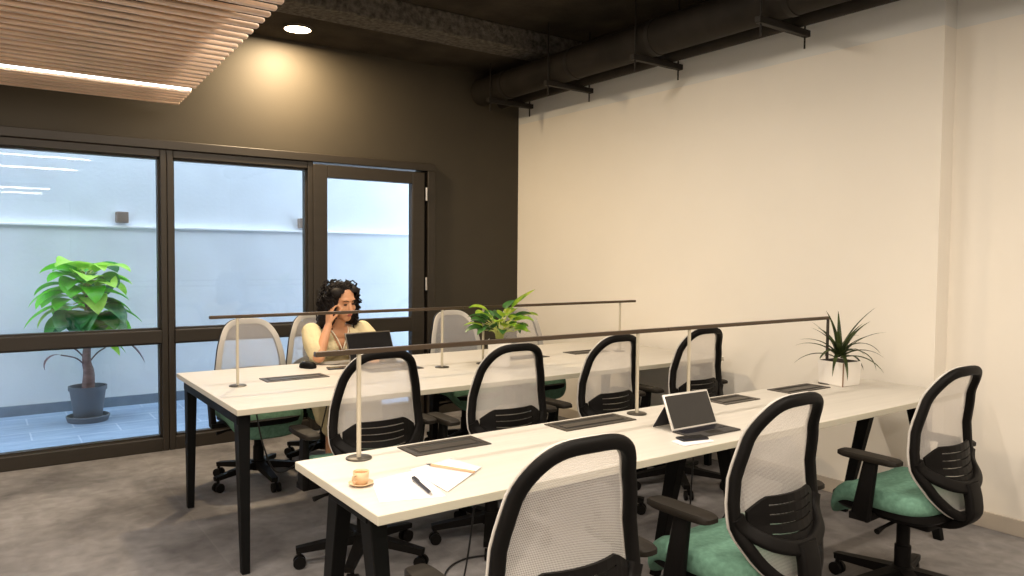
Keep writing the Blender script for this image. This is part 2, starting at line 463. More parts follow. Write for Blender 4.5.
# ------------------------------------------------------------------ window wall
def windows():
    m = M['trim_dark']
    yf, yb = YB - .035, YB + .085
    xs = [(-3.3, -3.22), (-2.25, -2.13), (-1.16, -1.04), (-.07, .05), (1.02, 1.135)]
    # outer trim: head and right jamb
    bm = bmesh.new()
    box(bm, -3.3, WX1, YB - .05, YB + .1, 2.13, WZ, .006)
    box(bm, 3.165, WX1, YB - .05, YB + .1, 0, 2.13, .006)
    box(bm, -3.3, 2.13, YB - .03, YB + .09, 2.10, 2.13, .004)
    box(bm, 3.12, 3.17, YB + .032, YB + .1, 0, 2.13); box(bm, 2.13, 2.16, YB + .032, YB + .1, 0, 2.13)
    structure(obj('trim_1', bm, m))
    n = 0
    bays = [(-3.22, -2.25), (-2.13, -1.16), (-1.04, -.07), (.05, 1.042), (1.128, 2.106)]
    for i, (a, b) in enumerate(bays):
        n += 1
        root = bpy.data.objects.new('window_%d' % n, None); C.objects.link(root); structure(root)
        bm = bmesh.new()
        ml = .042
        box(bm, a - ml, a, yf, yb, 0, 2.13, .006); box(bm, b, b + ml, yf, yb, 0, 2.13, .006)
        box(bm, a, b, yf, yb, .0, .095, .006); box(bm, a, b, yf - .01, yb, .77, .862, .006); box(bm, a, b, yf, yb, 2.075, 2.13, .006)
        # inner glazing beads
        for z0, z1 in ((.095, .77), (.862, 2.075)):
            for q in ((a, a + .012, z0, z1), (b - .012, b, z0, z1), (a, b, z0, z0 + .012), (a, b, z1 - .012, z1)):
                box(bm, q[0], q[1], YB + .0, YB + .06, q[2], q[3])
        obj('window_frame', bm, m, root)
        for z0, z1 in ((.10, .765), (.867, 2.07)):
            bm = bmesh.new(); box(bm, a + .004, b - .004, YB + .026, YB + .034, z0, z1)
            obj('pane', bm, M['glass'], root)
    # door
    root = bpy.data.objects.new('door_1', None); C.objects.link(root); structure(root)
    x0, x1 = 2.145, 3.135
    bm = bmesh.new()
    yd0, yd1 = YB - .045, YB + .03
    g0, g1 = 2.262, 3.016
    box(bm, x0, g0, yd0, yd1, .01, 2.115, .007); box(bm, g1, x1, yd0, yd1, .01, 2.115, .007)
    box(bm, g0, g1, yd0, yd1, 2.015, 2.115, .005); box(bm, g0, g1, yd0, yd1, .755, .875, .005); box(bm, g0, g1, yd0, yd1, .01, .14, .005)
    obj('door_frame', bm, m, root)
    for z0, z1 in ((.135, .76), (.87, 2.02)):
        bm = bmesh.new(); box(bm, g0 - .006, g1 + .006, YB - .012, YB - .004, z0, z1); obj('pane', bm, M['glass'], root)
    for z in (1.16, 1.93, .25):
        bm = bmesh.new(); tube(bm, [(3.147, YB - .052, z - .055), (3.147, YB - .052, z + .055)], .009, 10)
        auto(obj('hinge', bm, M['steel'], root))
    bm = bmesh.new(); box(bm, x0 + .025, x0 + .075, yd0 - .008, yd0, .93, 1.13, .003)
    tube(bm, [(x0 + .05, yd0, 1.05), (x0 + .05, yd0 - .045, 1.05), (x0 + .17, yd0 - .05, 1.05)], .009, 8)
    auto(obj('door_handle', bm, M['strut'], root))
windows()

# ------------------------------------------------------------------ courtyard beyond the glass
def courtyard():
    y0, y1 = YB + .22, 7.68
    bm = bmesh.new(); box(bm, -6, 6.4, YB + .06, y1 + .4, -.15, -.005); structure(obj('courtyard_floor', bm, M['tiles']))
    bm = bmesh.new(); box(bm, -6, 6.4, y1, y1 + .3, -.1, 1.64); box(bm, -6, 6.4, y1 + .05, y1 + .3, 1.64, 3.1)
    structure(obj('wall_courtyard', bm, M['court_wall']))
    bm = bmesh.new(); box(bm, -6, 6.4, y1 - .02, y1 + .06, 1.635, 1.655, .003); structure(obj('trim_2', bm, M['ledge']))
    bm = bmesh.new(); box(bm, -6, 6.4, y1 - .02, y1, -.01, .085, .003); structure(obj('baseboard_courtyard', bm, M['court_base']))
    bm = bmesh.new(); box(bm, -6.2, -6, y0, y1 + .3, 0, 3.1); box(bm, 6.2, 6.4, y0, y1 + .3, 0, 3.1)
    structure(obj('wall_courtyard_end', bm, M['court_wall']))
    # wall lamps
    def lampbox(x, label, name='wall_lamp'):
        t = thing(name, label, 'wall lamp', (x, y1 + .05, 1.73), group=None)
        bm = bmesh.new(); box(bm, -.05, .05, -.09, 0, -.05, .05, .006); obj('housing', bm, M['lamp_box'], t)
        bm = bmesh.new(); box(bm, -.035, .035, -.075, -.015, .049, .053); obj('lens', bm, M['plug'], t)
        bm = bmesh.new(); box(bm, -.035, .035, -.075, -.015, -.053, -.049); obj('lens', bm, M['plug'], t)
    lampbox(1.075, 'small square brown lamp on the pale courtyard wall above the leafy plant')
    lampbox(2.78, 'small square lamp on the courtyard wall beside the glass door, seen at the pane edge')
courtyard()

# ------------------------------------------------------------------ leaves
def leaf(bm, base, az, el, length, width, droop, mi=0, fold=.25, n=8, tip=1.0, prof=None, twist=0):
    """a blade growing from base along azimuth az at elevation el, bending down by droop (rad) over its length"""
    p = Vector(base); rows = []
    for i in range(n + 1):
        t = i / n
        e = el - droop * t
        d = Vector((math.cos(az) * math.cos(e), math.sin(az) * math.cos(e), math.sin(e)))
        side = Vector((-math.sin(az), math.cos(az), 0))
        up = side.cross(d) * -1
        if up.z < 0 and el < PI / 2 and droop < 1.2: up = -up
        if twist:
            side = side * math.cos(twist) + up * math.sin(twist)
        w = width * (prof(t) if prof else math.sin(PI * min(1, t * .92 + .05)) ** .8) / 2
        lift = up * (w * fold)
        rows.append((bm.verts.new(p - side * w + lift), bm.verts.new(p - side * w * .5 + lift * .35), bm.verts.new(p), bm.verts.new(p + side * w * .5 + lift * .35), bm.verts.new(p + side * w + lift)))
        if i < n: p = p + d * (length / n)
    for A, B in zip(rows, rows[1:]):
        for j in range(4):
            f = bm.faces.new((A[j], A[j + 1], B[j + 1], B[j])); f.material_index = mi; f.smooth = True
    return p

def heart(t):
    return (math.sin(PI * min(1, t ** .62)) ** .75 if t < 1 else 0) + .0

def courtyard_plant():
    t = thing('potted_plant', 'tall broad-leaved plant in a dark grey pot outside the left window', 'potted plant', (.725, 7.15, -.005))
    bm = bmesh.new(); lathe(bm, [(0, 0), (.15, 0), (.165, .045), (.155, .05), (.14, .02), (0, .02)], 32); auto(obj('saucer', bm, M['grey_pot'], t))
    bm = bmesh.new(); lathe(bm, [(0, .022), (.10, .022), (.105, .03), (.135, .26), (.145, .262), (.145, .295), (.13, .295), (.125, .25), (0, .25)], 32)
    auto(obj('pot', bm, M['grey_pot'], t))
    bm = bmesh.new(); lathe(bm, [(0, .262), (.08, .258), (.125, .252)], 24); obj('soil', bm, M['soil'], t, True)
    bm = bmesh.new(); tube(bm, bez([(0, 0, .24), (.01, 0, .4), (-.005, .01, .52), (.01, 0, .8), (0, .01, 1.2)], 6), [.052 - .0016 * i for i in range(25)], 12)
    obj('trunk', bm, M['trunk'], t, True)
    rng = random.Random(5)
    bm = bmesh.new(); lf = bmesh.new()
    specs = []
    # (height on trunk, azimuth deg, elevation, length, width, droop, material)
    for k in range(34):
        q = k / 34
        specs.append((.84 + .34 * q + .03 * rng.random(), k * 137.5 + 15, -.1 + 1.0 * q + rng.uniform(-.15, .15), .27 + .08 * rng.random(), .22 + .06 * rng.random() - .03 * q,
                      1.35 - .2 * q + rng.uniform(-.2, .4), (0, 2, 0, 1, 2, 0)[k % 6] if q < .6 else (0, 1, 0, 1, 2)[k % 5]))
    for (az, el, ln, w, dr, mi, h) in ((188, .0, .42, .15, 1.1, 0, .98), (205, .3, .40, .14, 1.3, 0, 1.06), (352, .05, .36, .16, 1.0, 0, .94), (268, -.2, .30, .30, .7, 2, .88), (318, -.1, .32, .26, .9, 2, .88), (232, .0, .3, .24, 1.0, 2, .9), (250, -.1, .30, .25, .9, 2, .90), (300, .0, .30, .24, 1.0, 2, .90), (345, .15, .32, .15, 1.3, 0, 1.0),
                                 (275, .35, .30, .20, 1.7, 0, 1.08), (305, .5, .28, .17, 1.6, 2, 1.14), (235, .5, .27, .19, 1.7, 0, 1.12), (262, .7, .26, .18, 1.6, 2, 1.12), (290, .8, .26, .17, 1.5, 1, 1.2), (225, .8, .27, .16, 1.2, 1, 1.18),
                                 (350, .5, .28, .14, 1.1, 0, 1.14), (330, -.6, .26, .16, .6, 1, .74), (350, -.45, .26, .14, .7, 0, .74), (10, .7, .24, .14, 1.1, 0, 1.2)):
        specs.append((h, az, el, ln, w, dr, mi))
    for (h, az, el, ln, w, dr, mi) in specs:
        a = math.radians(az); st = .07 + .05 * rng.random()
        p0 = Vector((0, 0, h)); e = max(el, -.3)
        p1 = p0 + Vector((math.cos(a) * math.cos(e), math.sin(a) * math.cos(e), math.sin(e))) * st
        n0 = len(bm.faces); tube(bm, [p0, (p0 + p1) / 2 + Vector((0, 0, .02)), p1], [.008, .006, .005], 6); bm.faces.ensure_lookup_table()
        for f_ in bm.faces[n0:]: f_.material_index = 3
        leaf(bm, p1, a, el * .8, ln, w, dr, mi, .22, 9, prof=heart, twist=rng.uniform(-.3, .3))
    lf.free()
    obj('foliage', bm, [M['leafA'], M['leafL'], M['leafD'], M['stalk']], t, True)
    bm = bmesh.new()
    for az, h in ((195, .44), (150, .5), (350, .58), (20, .47)):
        a = math.radians(az); r = .15 if az < 180 else .2
        pts = bez([(0, 0, h), (math.cos(a) * .08, math.sin(a) * .08, h + .09), (math.cos(a) * r, math.sin(a) * r, h + .13)], 6)
        tube(bm, pts, .006, 6)
    leaf(bm, (math.cos(math.radians(195)) * .2, math.sin(math.radians(195)) * .2, .57), math.radians(195), .2, .2, .05, 2.2)
    leaf(bm, (math.cos(math.radians(350)) * .2, math.sin(math.radians(350)) * .2, .71), math.radians(350), -.5, .34, .10, .7)
    obj('withered_leaf', bm, M['dry'], t, True)
courtyard_plant()

# ------------------------------------------------------------------ ceiling: slats, lamp, pipes
def slat_panel():
    t = thing('slatted_ceiling_panel', 'suspended panel of parallel wooden slats with a glowing light strip, top left', 'ceiling panel', (0, 0, 2.42))
    x0 = -3.3
    led_y = 5.03
    bm = bmesh.new()
    y = 5.545; k = 0
    while y > -.6:
        xe = 1.03 + .0435 * (y - 3.08)
        if not any(q - .05 < y < q + .05 for q in (led_y, 2.2, .9)):
            box(bm, x0, xe, y - .019, y + .019, 0, .020, .008, 2)
        y -= .0985 if k > 6 else .0862
        k += 1
    obj('slats', bm, M['wood'], t)
    for xa, xb in ((-3.3, -1.55), (-1.35, -.55), (-.35, .41), (.60, .90)):
        bm = bmesh.new(); prism(bm, [(xa, -.62, .042), (xb - .12 if xb > .8 else xb, -.62, .042), (xb + .12 if xb > .8 else xb, 5.54, .042), (xa, 5.54, .042)],
                                [(xa, -.62, .055), (xb - .12 if xb > .8 else xb, -.62, .055), (xb + .12 if xb > .8 else xb, 5.54, .055), (xa, 5.54, .055)]); obj('backing_board', bm, M['ply'], t)
    bm = bmesh.new(); box(bm, x0, .99, -.62, 5.53, .10, .112); obj('light_block_board', bm, M['batten'], t)  # added dark sheet, blocks light from above so the board gaps stay dark
    for y in (.2, 1.7, 3.3, 4.65):
        bm = bmesh.new(); box(bm, x0, .98, y - .02, y + .02, .021, .041); obj('batten', bm, M['batten'], t)
    for x in (-2.25, -.45, .5):
        for y in (.6, 2.6, 4.7):
            bm = bmesh.new(); tube(bm, [(x, y, .14), (x, y, CEIL_HI - 2.42)], .006, 6); obj('hanger_rod', bm, M['strut'], t)
    for q in (led_y, 2.2, .9):
        bm = bmesh.new(); box(bm, x0, 1.10 if q > 5 else .95, q - .008, q + .008, .003, .02, .002); obj('light_strip', bm, M['led'], t)
slat_panel()

LAMP_COL = (1.0, .77, .49)
def area(name, loc, sx, sy, power, col, rot=(0, 0, 0), spread=180):
    l = bpy.data.lights.new(name, 'AREA'); l.shape = 'RECTANGLE'; l.size = sx; l.size_y = sy; l.energy = power; l.color = col
    l.spread = math.radians(spread)
    o = bpy.data.objects.new(name, l); C.objects.link(o); o.location = loc; o.rotation_euler = rot
    return o
def spot(name, loc, power, col, ang=110, blend=.8, r=.05):
    l = bpy.data.lights.new(name, 'SPOT'); l.energy = power; l.color = col; l.spot_size = math.radians(ang); l.spot_blend = blend; l.shadow_soft_size = r
    o = bpy.data.objects.new(name, l); C.objects.link(o); o.location = loc
    return o

def downlight(x, y, z, label, power):
    t = thing('downlight', label, 'ceiling lamp', (x, y, z), group=None)
    bm = bmesh.new(); lathe(bm, [(.094, -.010), (.094, -.018), (.101, -.018), (.101, 0), (.094, 0), (.094, -.010)], 32); auto(obj('rim', bm, M['lamp_ring'], t))
    bm = bmesh.new(); lathe(bm, [(0, -.001), (.094, -.001), (.094, -.015), (0, -.015)], 32); obj('lens', bm, M['lamp'], t)
    l = area('downlight_beam', (x, y, z - .022), .18, .18, power, LAMP_COL); l.data.shape = 'DISK'
downlight(1.915, 5.40, CEIL_LOW, 'round glowing downlight on the dark ceiling beside the slatted panel', 72)

def linear(x0, x1, y, z, power, label):
    t = thing('linear_lamp', label, 'ceiling lamp', ((x0 + x1) / 2, y, z), group='long ceiling lamps behind the viewer')
    h = (x1 - x0) / 2
    bm = bmesh.new(); box(bm, -h, h, -.03, .03, 0, .06, .005); obj('housing', bm, M['strut'], t)
    bm = bmesh.new(); box(bm, -h + .01, h - .01, -.024, .024, -.008, .002, .002); obj('diffuser', bm, M['led'], t)
    for s in (-.7, .7):
        bm = bmesh.new(); tube(bm, [(s * h, 0, .06), (s * h, 0, CEIL_HI - z)], .004, 6); obj('hanger_rod', bm, M['strut'], t)
    area('linear_lamp_glow', ((x0 + x1) / 2, y, z - .02), x1 - x0, .06, power, (1.0, .87, .72))
linear(1.35, 2.6, 1.0, 2.95, 26, 'long slim hanging lamp over the near desk')
linear(1.35, 2.7, 3.3, 3.03, 42, 'long slim hanging lamp over the far desk')
linear(-2.6, -.4, -.9, 2.55, 45, 'long slim hanging lamp in the back of the room')
linear(-1.6, .9, -1.8, 2.38, 45, 'second long slim hanging lamp in the back of the room')
linear(.3, 2.7, -1.6, 2.95, 40, 'long slim hanging lamp near the cream wall')
linear(1.8, 3.5, .0, 2.95, 46, 'long slim added fill lamp beside the cream wall, nearest the near desk')  # extra lamp out of view, added to brighten the right end of the desk
linear(-1.6, .9, -3.2, 2.40, 40, 'third long slim hanging lamp in the back of the room')
for y_ in (.9, 2.2, 5.03):
    area('strip_glow', (-1.1, y_, 2.415), 4.2, .03, 72 if y_ < 5 else 16, (1.0, .88, .74))

def pipes():
    t = thing('ventilation_pipe', 'thick dark pipe running along the top of the cream wall', 'pipe', (3.73, 0, 2.875))
    bm = bmesh.new(); tube(bm, [(0, YB - .02, 0), (0, 2.3, 0), (0, -2.5, 0)], .118, 28); auto(obj('pipe_run', bm, M['pipe'], t))
    for y in (5.3, 4.42, 3.58, 2.55, 1.4):
        bm = bmesh.new(); tube(bm, [(0, y - .02, 0), (0, y + .02, 0)], .122, 28); auto(obj('collar', bm, M['strut'], t))
    t2 = tag(auto(obj('conduit_pipe', (lambda b: (tube(b, [(3.95, YB - .02, 2.815), (3.95, -2.5, 2.815)], .056, 18), b)[1])(bmesh.new()), M['pipe'])), 'thinner dark pipe beside the thick one, nearest the cream wall', 'pipe')
    for k, (y, lb) in enumerate(((5.40, 'dark steel pipe bracket in the far corner by the dark wall'), (4.60, 'dark steel pipe bracket second from the far corner'),
                  (3.66, 'dark steel pipe bracket third from the far corner'), (2.67, 'dark steel pipe bracket nearest the viewer'))):
        b = thing('pipe_hanger', lb, 'bracket', (0, y, 2.738), group='brackets under the pipes')
        bm = bmesh.new(); box(bm, 3.57, 4.05, -.02, .02, -.02, .019, .004); obj('channel', bm, M['strut'], b)
        for x in (3.60, 4.02):
            bm = bmesh.new(); tube(bm, [(x, 0, -.09), (x, 0, CEIL_HI - 2.738 if y < 4.8 else CEIL_LOW - 2.738)], .006, 6); obj('threaded_rod', bm, M['strut'], b)
pipes()

# ------------------------------------------------------------------ desks
ZT = .74
def desk(name, label, x0, x1, y0, y1, xs, top_in, foot_in):
    t = thing(name, label, 'desk', (x0, y0, 0)); L_, W_ = x1 - x0, y1 - y0
    bm = bmesh.new(); box(bm, 0, L_, 0, W_, ZT - .026, ZT, .0015, 1)
    for f in bm.faces:
        f.material_index = 0 if abs(f.normal.z) > .9 else 1
    obj('tabletop', bm, [M['desk'], M['desk_edge']], t)
    zt = ZT - .026
    for k, x in enumerate(xs):
        bm = bmesh.new(); box(bm, x - .03, x + .03, top_in - .03, W_ - top_in + .03, zt - .055, zt, .004); obj('cross_beam', bm, M['frame_black'], t)
        for s in (0, 1):
            yt, yf = (top_in, foot_in) if s == 0 else (W_ - top_in, W_ - foot_in)
            bm = bmesh.new(); bar(bm, (x, yf, 0), (x, yt, zt - .0), .034, .04, .052, .075, up=(0, 1, 0), bev=.003)
            for v_ in bm.verts:
                if v_.co.z < .02: v_.co.z = max(0, v_.co.z) * .2
                if v_.co.z > zt - .03: v_.co.z = min(v_.co.z, zt)
            obj('leg', bm, M['frame_black'], t)
    for yy in ((W_ * .5 - .12, W_ * .5 + .12) if W_ < .8 else (.28, W_ - .28)):
        bm = bmesh.new(); box(bm, xs[0] + .03, xs[-1] - .03, yy - .02, yy + .02, zt - .045, zt - .001, .003); obj('long_beam', bm, M['frame_black'], t)
    return t

def cable_box(parent, x0, x1, y0, y1):
    """frame sunk in the tabletop, with a brush slot; coordinates local to the desk"""
    z = ZT
    bm = bmesh.new(); fr = .022
    box(bm, x0, x1, y0, y0 + fr, z - .004, z + .004, .002, 1); box(bm, x0, x1, y1 - fr, y1, z - .004, z + .004, .002, 1)
    box(bm, x0, x0 + fr, y0 + fr, y1 - fr, z - .004, z + .004, .002, 1); box(bm, x1 - fr, x1, y0 + fr, y1 - fr, z - .004, z + .004, .002, 1)
    f = obj('cable_box', bm, M['box'], parent)
    bm = bmesh.new(); box(bm, x0 + fr, x1 - fr, y0 + fr, y1 - fr, z - .003, z + .001); obj('tray', bm, M['box_in'], f)
    bm = bmesh.new(); ym = (y0 + y1) / 2
    box(bm, x0 + fr + .012, x1 - fr - .012, ym - .030, ym + .018, z + .001, z + .004, .001, 1); obj('flap', bm, M['box'], f)

FX0, FX1, FY0, FY1 = .812, 3.985, 1.719, 2.33
BX0, BX1, BY0, BY1 = .880, 4.05, 3.239, 4.435
dF = desk('office_desk', 'long narrow pale desk in the foreground with the coffee cup and tablet on it', FX0, FX1, FY0, FY1, (.075, 1.60, 3.09), .20, .05)
dB = desk('office_desk', 'long wide pale desk behind, where the woman sits', BX0, BX1, BY0, BY1, (.05, 1.58, 3.12), .11, .075)
for (a, b) in ((1.16, 1.46), (1.80, 2.17), (2.73, 2.98), (3.22, 3.56)):
    cable_box(dF, a - FX0, b - FX0, 2.165 - FY0, 2.305 - FY0)
for (a, b) in ((1.20, 1.54), (1.78, 2.12), (2.72, 3.06), (3.28, 3.6)):
    cable_box(dB, a - BX0, b - BX0, 3.86 - BY0, 4.0 - BY0)

def rail(label, x0, x1, y, posts, z=1.094, dark=()):
    t = thing('desk_rail', label, 'desk rail', (0, y, ZT))
    bm = bmesh.new(); box(bm, x0, x1, -.011, .011, z - ZT - .012, z - ZT + .004, .002, 1); obj('bar', bm, M['rail'], t)
    for i, x in enumerate(posts):
        mm = M['disc'] if i in dark else M['post']
        bm = bmesh.new(); tube(bm, [(x, 0, .004), (x, 0, z - ZT - .012)], .0075, 12); p = auto(obj('post', bm, mm, t))
        bm = bmesh.new(); lathe(bm, [(0, 0.0005), (.042, 0.0005), (.042, .004), (.038, .006), (0, .006)], 28, (x, 0, 0)); auto(obj('foot_disc', bm, M['disc'], p))
rail("slim dark rail on posts at the near desk's left end by the coffee cup", .848, 2.43, 2.251, (.996, 2.255))
rail('slim dark rail on posts at the right of the near desk behind the tablet', 2.434, 3.665, 2.251, (2.575, 3.658), dark=(1,))
rail('slim dark rail on posts crossing in front of the woman', .914, 2.37, 3.838, (1.047, 2.227))
rail('slim dark rail on posts at the right of the far desk behind the leafy plant', 2.374, 3.811, 3.838, (2.517, 3.665))

# ------------------------------------------------------------------ office chair
def back_y(x, z):
    y = interp(z, (.42, .52, .62, .72, .85, .98), (-.290, -.268, -.240, -.228, -.240, -.272))
    return y + .055 * (x / .21) ** 2
def loop_pt(tt, grow=0.0):
    c, s = math.cos(tt), math.sin(tt)
    z = .698 + (.278 + grow) * (math.copysign(abs(s) ** (.62 if s > 0 else .74), s))
    w = interp(z, (.42, .60, .98), (.168, .208, .172)) + grow
    x = w * math.copysign(abs(c) ** (.58 if s > 0 else .70), c)
    return Vector((x, back_y(x, z), z))

def make_chair(label):
    t = thing('office_chair', label, 'office chair', group='office chairs with net backs')
    n = 64
    pts = [loop_pt(2 * PI * (i + .5) / n) for i in range(n)]
    nor = [Vector((p.x * -.45, 1, .12)) for p in pts]
    bm = bmesh.new(); sweep(bm, [p + Vector((0, -.016, 0)) for p in pts], rsec(.037, .030, .42), nor); auto(obj('back_frame', bm, M['black'], t), 50)
    bm = bmesh.new(); sweep(bm, [p + Vector((0, .001, 0)) for p in pts], rsec(.0355, .009, .45), nor); auto(obj('front_shell', bm, M['grey_shell'], t), 50)
    # net
    bm = bmesh.new(); R = 8
    cz = .698; rows = []
    for r in range(1, R + 1):
        row = []
        for i in range(n):
            q = pts[i]; x = q.x * r / R; z = cz + (q.z - cz) * r / R
            row.append(bm.verts.new((x, back_y(x, z) + .003, z)))
        rows.append(row)
    c0 = bm.verts.new((0, back_y(0, cz) + .003, cz))
    for i in range(n): bm.faces.new((c0, rows[0][i], rows[0][(i + 1) % n]))
    for A, B in zip(rows, rows[1:]):
        for i in range(n): bm.faces.new((A[i], B[i], B[(i + 1) % n], A[(i + 1) % n]))
    obj('net_back', bm, M['net'], t, True)
    # lumbar pad with slits
    bm = bmesh.new()
    vs_ = [0, .20, .235, .40, .435, .60, .635, .80, .835, 1.0]; slit = {1, 3, 5, 7}
    us_ = [-1, -.9, -.75, -.62, -.4, -.2, 0, .2, .4, .62, .75, .9, 1]
    grid = []
    for v_ in vs_:
        row = []
        for u_ in us_:
            top = .685 - .040 * max(0, (abs(u_) - .62) / .38) ** 1.3; bot = .538 + .02 * u_ * u_
            z = bot + (top - bot) * v_; x = u_ * .170
            row.append([bm.verts.new((x, back_y(x, z) + dy - .016 * (1 - u_ * u_), z)) for dy in (-.010, -.019)])
        grid.append(row)
    filled = lambda a, b: 0 <= a < len(vs_) - 1 and 0 <= b < len(us_) - 1 and not (a in slit and 3 <= b < len(us_) - 4)
    for a in range(len(vs_) - 1):
        for b in range(len(us_) - 1):
            if not filled(a, b): continue
            q = [grid[a][b], grid[a][b + 1], grid[a + 1][b + 1], grid[a + 1][b]]
            bm.faces.new([v_[0] for v_ in q]); bm.faces.new([v_[1] for v_ in q][::-1])
            for (da, db, i, j) in ((-1, 0, 0, 1), (0, 1, 1, 2), (1, 0, 2, 3), (0, -1, 3, 0)):
                if not filled(a + da, b + db): bm.faces.new((q[i][0], q[i][1], q[j][1], q[j][0]))
    obj('lumbar_support', bm, M['black'], t)
    # hoop behind the net, and spine
    hp = [(-.204, back_y(.20, .62) - .022, .632), (-.184, -.222, .596), (-.13, -.272, .558), (-.06, -.300, .536), (0, -.306, .530)]
    hp += [(-x, y, z) for x, y, z in hp[-2::-1]]
    hb = bez(hp, 6)
    bm = bmesh.new(); sweep(bm, hb, rsec(.046, .026, .4), [Vector((p.x * 1.4, -1, .45)) for p in hb], closed=False)
    auto(obj('hoop', bm, M['black'], t), 50)
    sp = bez([(0, -.306, .545), (0, -.322, .48), (0, -.318, .42), (0, -.25, .372), (0, -.12, .368)], 5)
    bm = bmesh.new(); k = len(sp); sweep(bm, sp, rsec(.088, .036, .35), [Vector((0, -1, .3)) if i < k * .55 else Vector((0, -.3, -1)) for i in range(k)], closed=False)
    auto(obj('spine', bm, M['black'], t), 50)
    # seat
    bm = bmesh.new(); slab(bm, .238, .215, [(.93, .415), (.985, .422), (1.0, .44), (1.0, .455), (.985, .474), (.95, .486), (.85, .492), (.6, .488), (.3, .485)], 48, .5, (0, -.035))
    for v_ in bm.verts:
        if v_.co.y > .05: v_.co.z -= .9 * (v_.co.y - .05) ** 2 / .13
    obj('seat', bm, M['green'], t, True)
    bm = bmesh.new(); slab(bm, .225, .22, [(.6, .368), (.9, .376), (1.0, .395), (1.0, .42), (.9, .425)], 40, .5, (0, -.04)); auto(obj('seat_shell', bm, M['black'], t), 40)
    # arms
    for s in (-1, 1):
        bm = bmesh.new(); bar(bm, (s * .275, -.03, .375), (s * .285, -.075, .622), .030, .075, .026, .052, up=(0, 1, 0), bev=.006)
        bar(bm, (s * .15, -.02, .385), (s * .29, -.03, .385), .075, .026, .075, .026, bev=.005)
        a = auto(obj('armrest', bm, M['black'], t), 30)
        bm = bmesh.new(); slab(bm, .037, .125, [(.9, .618), (1, .623), (1, .636), (.93, .642), (.6, .644)], 32, .45, (s * .283, -.065))
        auto(obj('arm_pad', bm, M['arm'], a), 40)
    # mechanism, column, base
    bm = bmesh.new(); box(bm, -.075, .075, -.14, .10, .325, .385, .014)
    tube(bm, [(.05, .02, .35), (.20, .03, .345), (.26, .04, .335)], [.007, .007, .012], 8)
    tube(bm, [(-.05, -.02, .35), (-.20, -.03, .345), (-.25, -.03, .335)], [.007, .007, .012], 8)
    auto(obj('tilt_mechanism', bm, M['black'], t), 30).location.y = -.055
    bm = bmesh.new(); lathe(bm, [(0, .10), (.032, .10), (.032, .22), (.026, .225), (.026, .33), (0, .33)], 20); auto(obj('gas_column', bm, M['black'], t), 40).location.y = -.055
    bm = bmesh.new(); lathe(bm, [(0, .075), (.045, .075), (.05, .085), (.05, .125), (.036, .135), (0, .135)], 20)
    for k in range(5):
        a = 2 * PI * k / 5 + .31; d = Vector((math.cos(a), math.sin(a), 0))
        bar(bm, d * .03 + Vector((0, 0, .108)), d * .30 + Vector((0, 0, .078)), .055, .042, .036, .026, bev=.005)
    b = auto(obj('star_base', bm, M['black'], t), 30); b.location.y = -.055
    for k in range(5):
        a = 2 * PI * k / 5 + .31; d = Vector((math.cos(a), math.sin(a), 0)); s_ = Vector((-d.y, d.x, 0)); c_ = d * .285 + s_ * .012
        bm = bmesh.new()
        for q in (-1, 1):
            tube(bm, [c_ + s_ * 0 + d.cross(Vector((0, 0, 1))) * (q * .008) + Vector((0, 0, .0275)), c_ + d.cross(Vector((0, 0, 1))) * (q * .024) + Vector((0, 0, .0275))], .0275, 16)
        tube(bm, [c_ + Vector((0, 0, .03)), c_ + Vector((0, 0, .078))], .009, 8)
        auto(obj('caster', bm, M['black'], b), 40)
    return t

CH = [
    # x, y, rz, label
    (1.14, 1.55, -.03, 'office chair with white net back nearest the viewer'),
    (2.02, 1.61, .02, 'office chair with green seat at the near desk, in front of the tablet'),
    (3.10, 1.60, -.03, 'green-seated office chair at the right end of the near desk by the cream wall'),
    (1.42, 3.21, .0, 'office chair in the aisle behind the near desk, straight behind the coffee cup'),
    (2.06, 3.11, -.02, 'office chair in the aisle, below the potted leafy plant'),
    (2.74, 3.15, .05, 'office chair in the aisle behind the tablet, second from the cream wall'),
    (3.48, 3.18, .0, 'office chair in the aisle closest to the cream wall'),
    (1.39, 4.59, PI + .02, 'office chair facing us on the far side, at the left end, before the window'),
    (1.915, 4.84, PI - .03, 'office chair the woman sits on'),
    (2.885, 4.58, PI + .0, 'office chair facing us on the far side, left of the leafy plant'),
    (3.51, 4.62, PI + .0, 'office chair facing us on the far side, half hidden behind the leafy plant'),
]
proto = make_chair(CH[0][3])
for i, (x, y, rz, lb) in enumerate(CH):
    if i == 0:
        proto.location = (x, y, 0); proto.rotation_euler = (0, 0, rz)
    else:
        dup(proto, lb, (x, y, 0), rz)

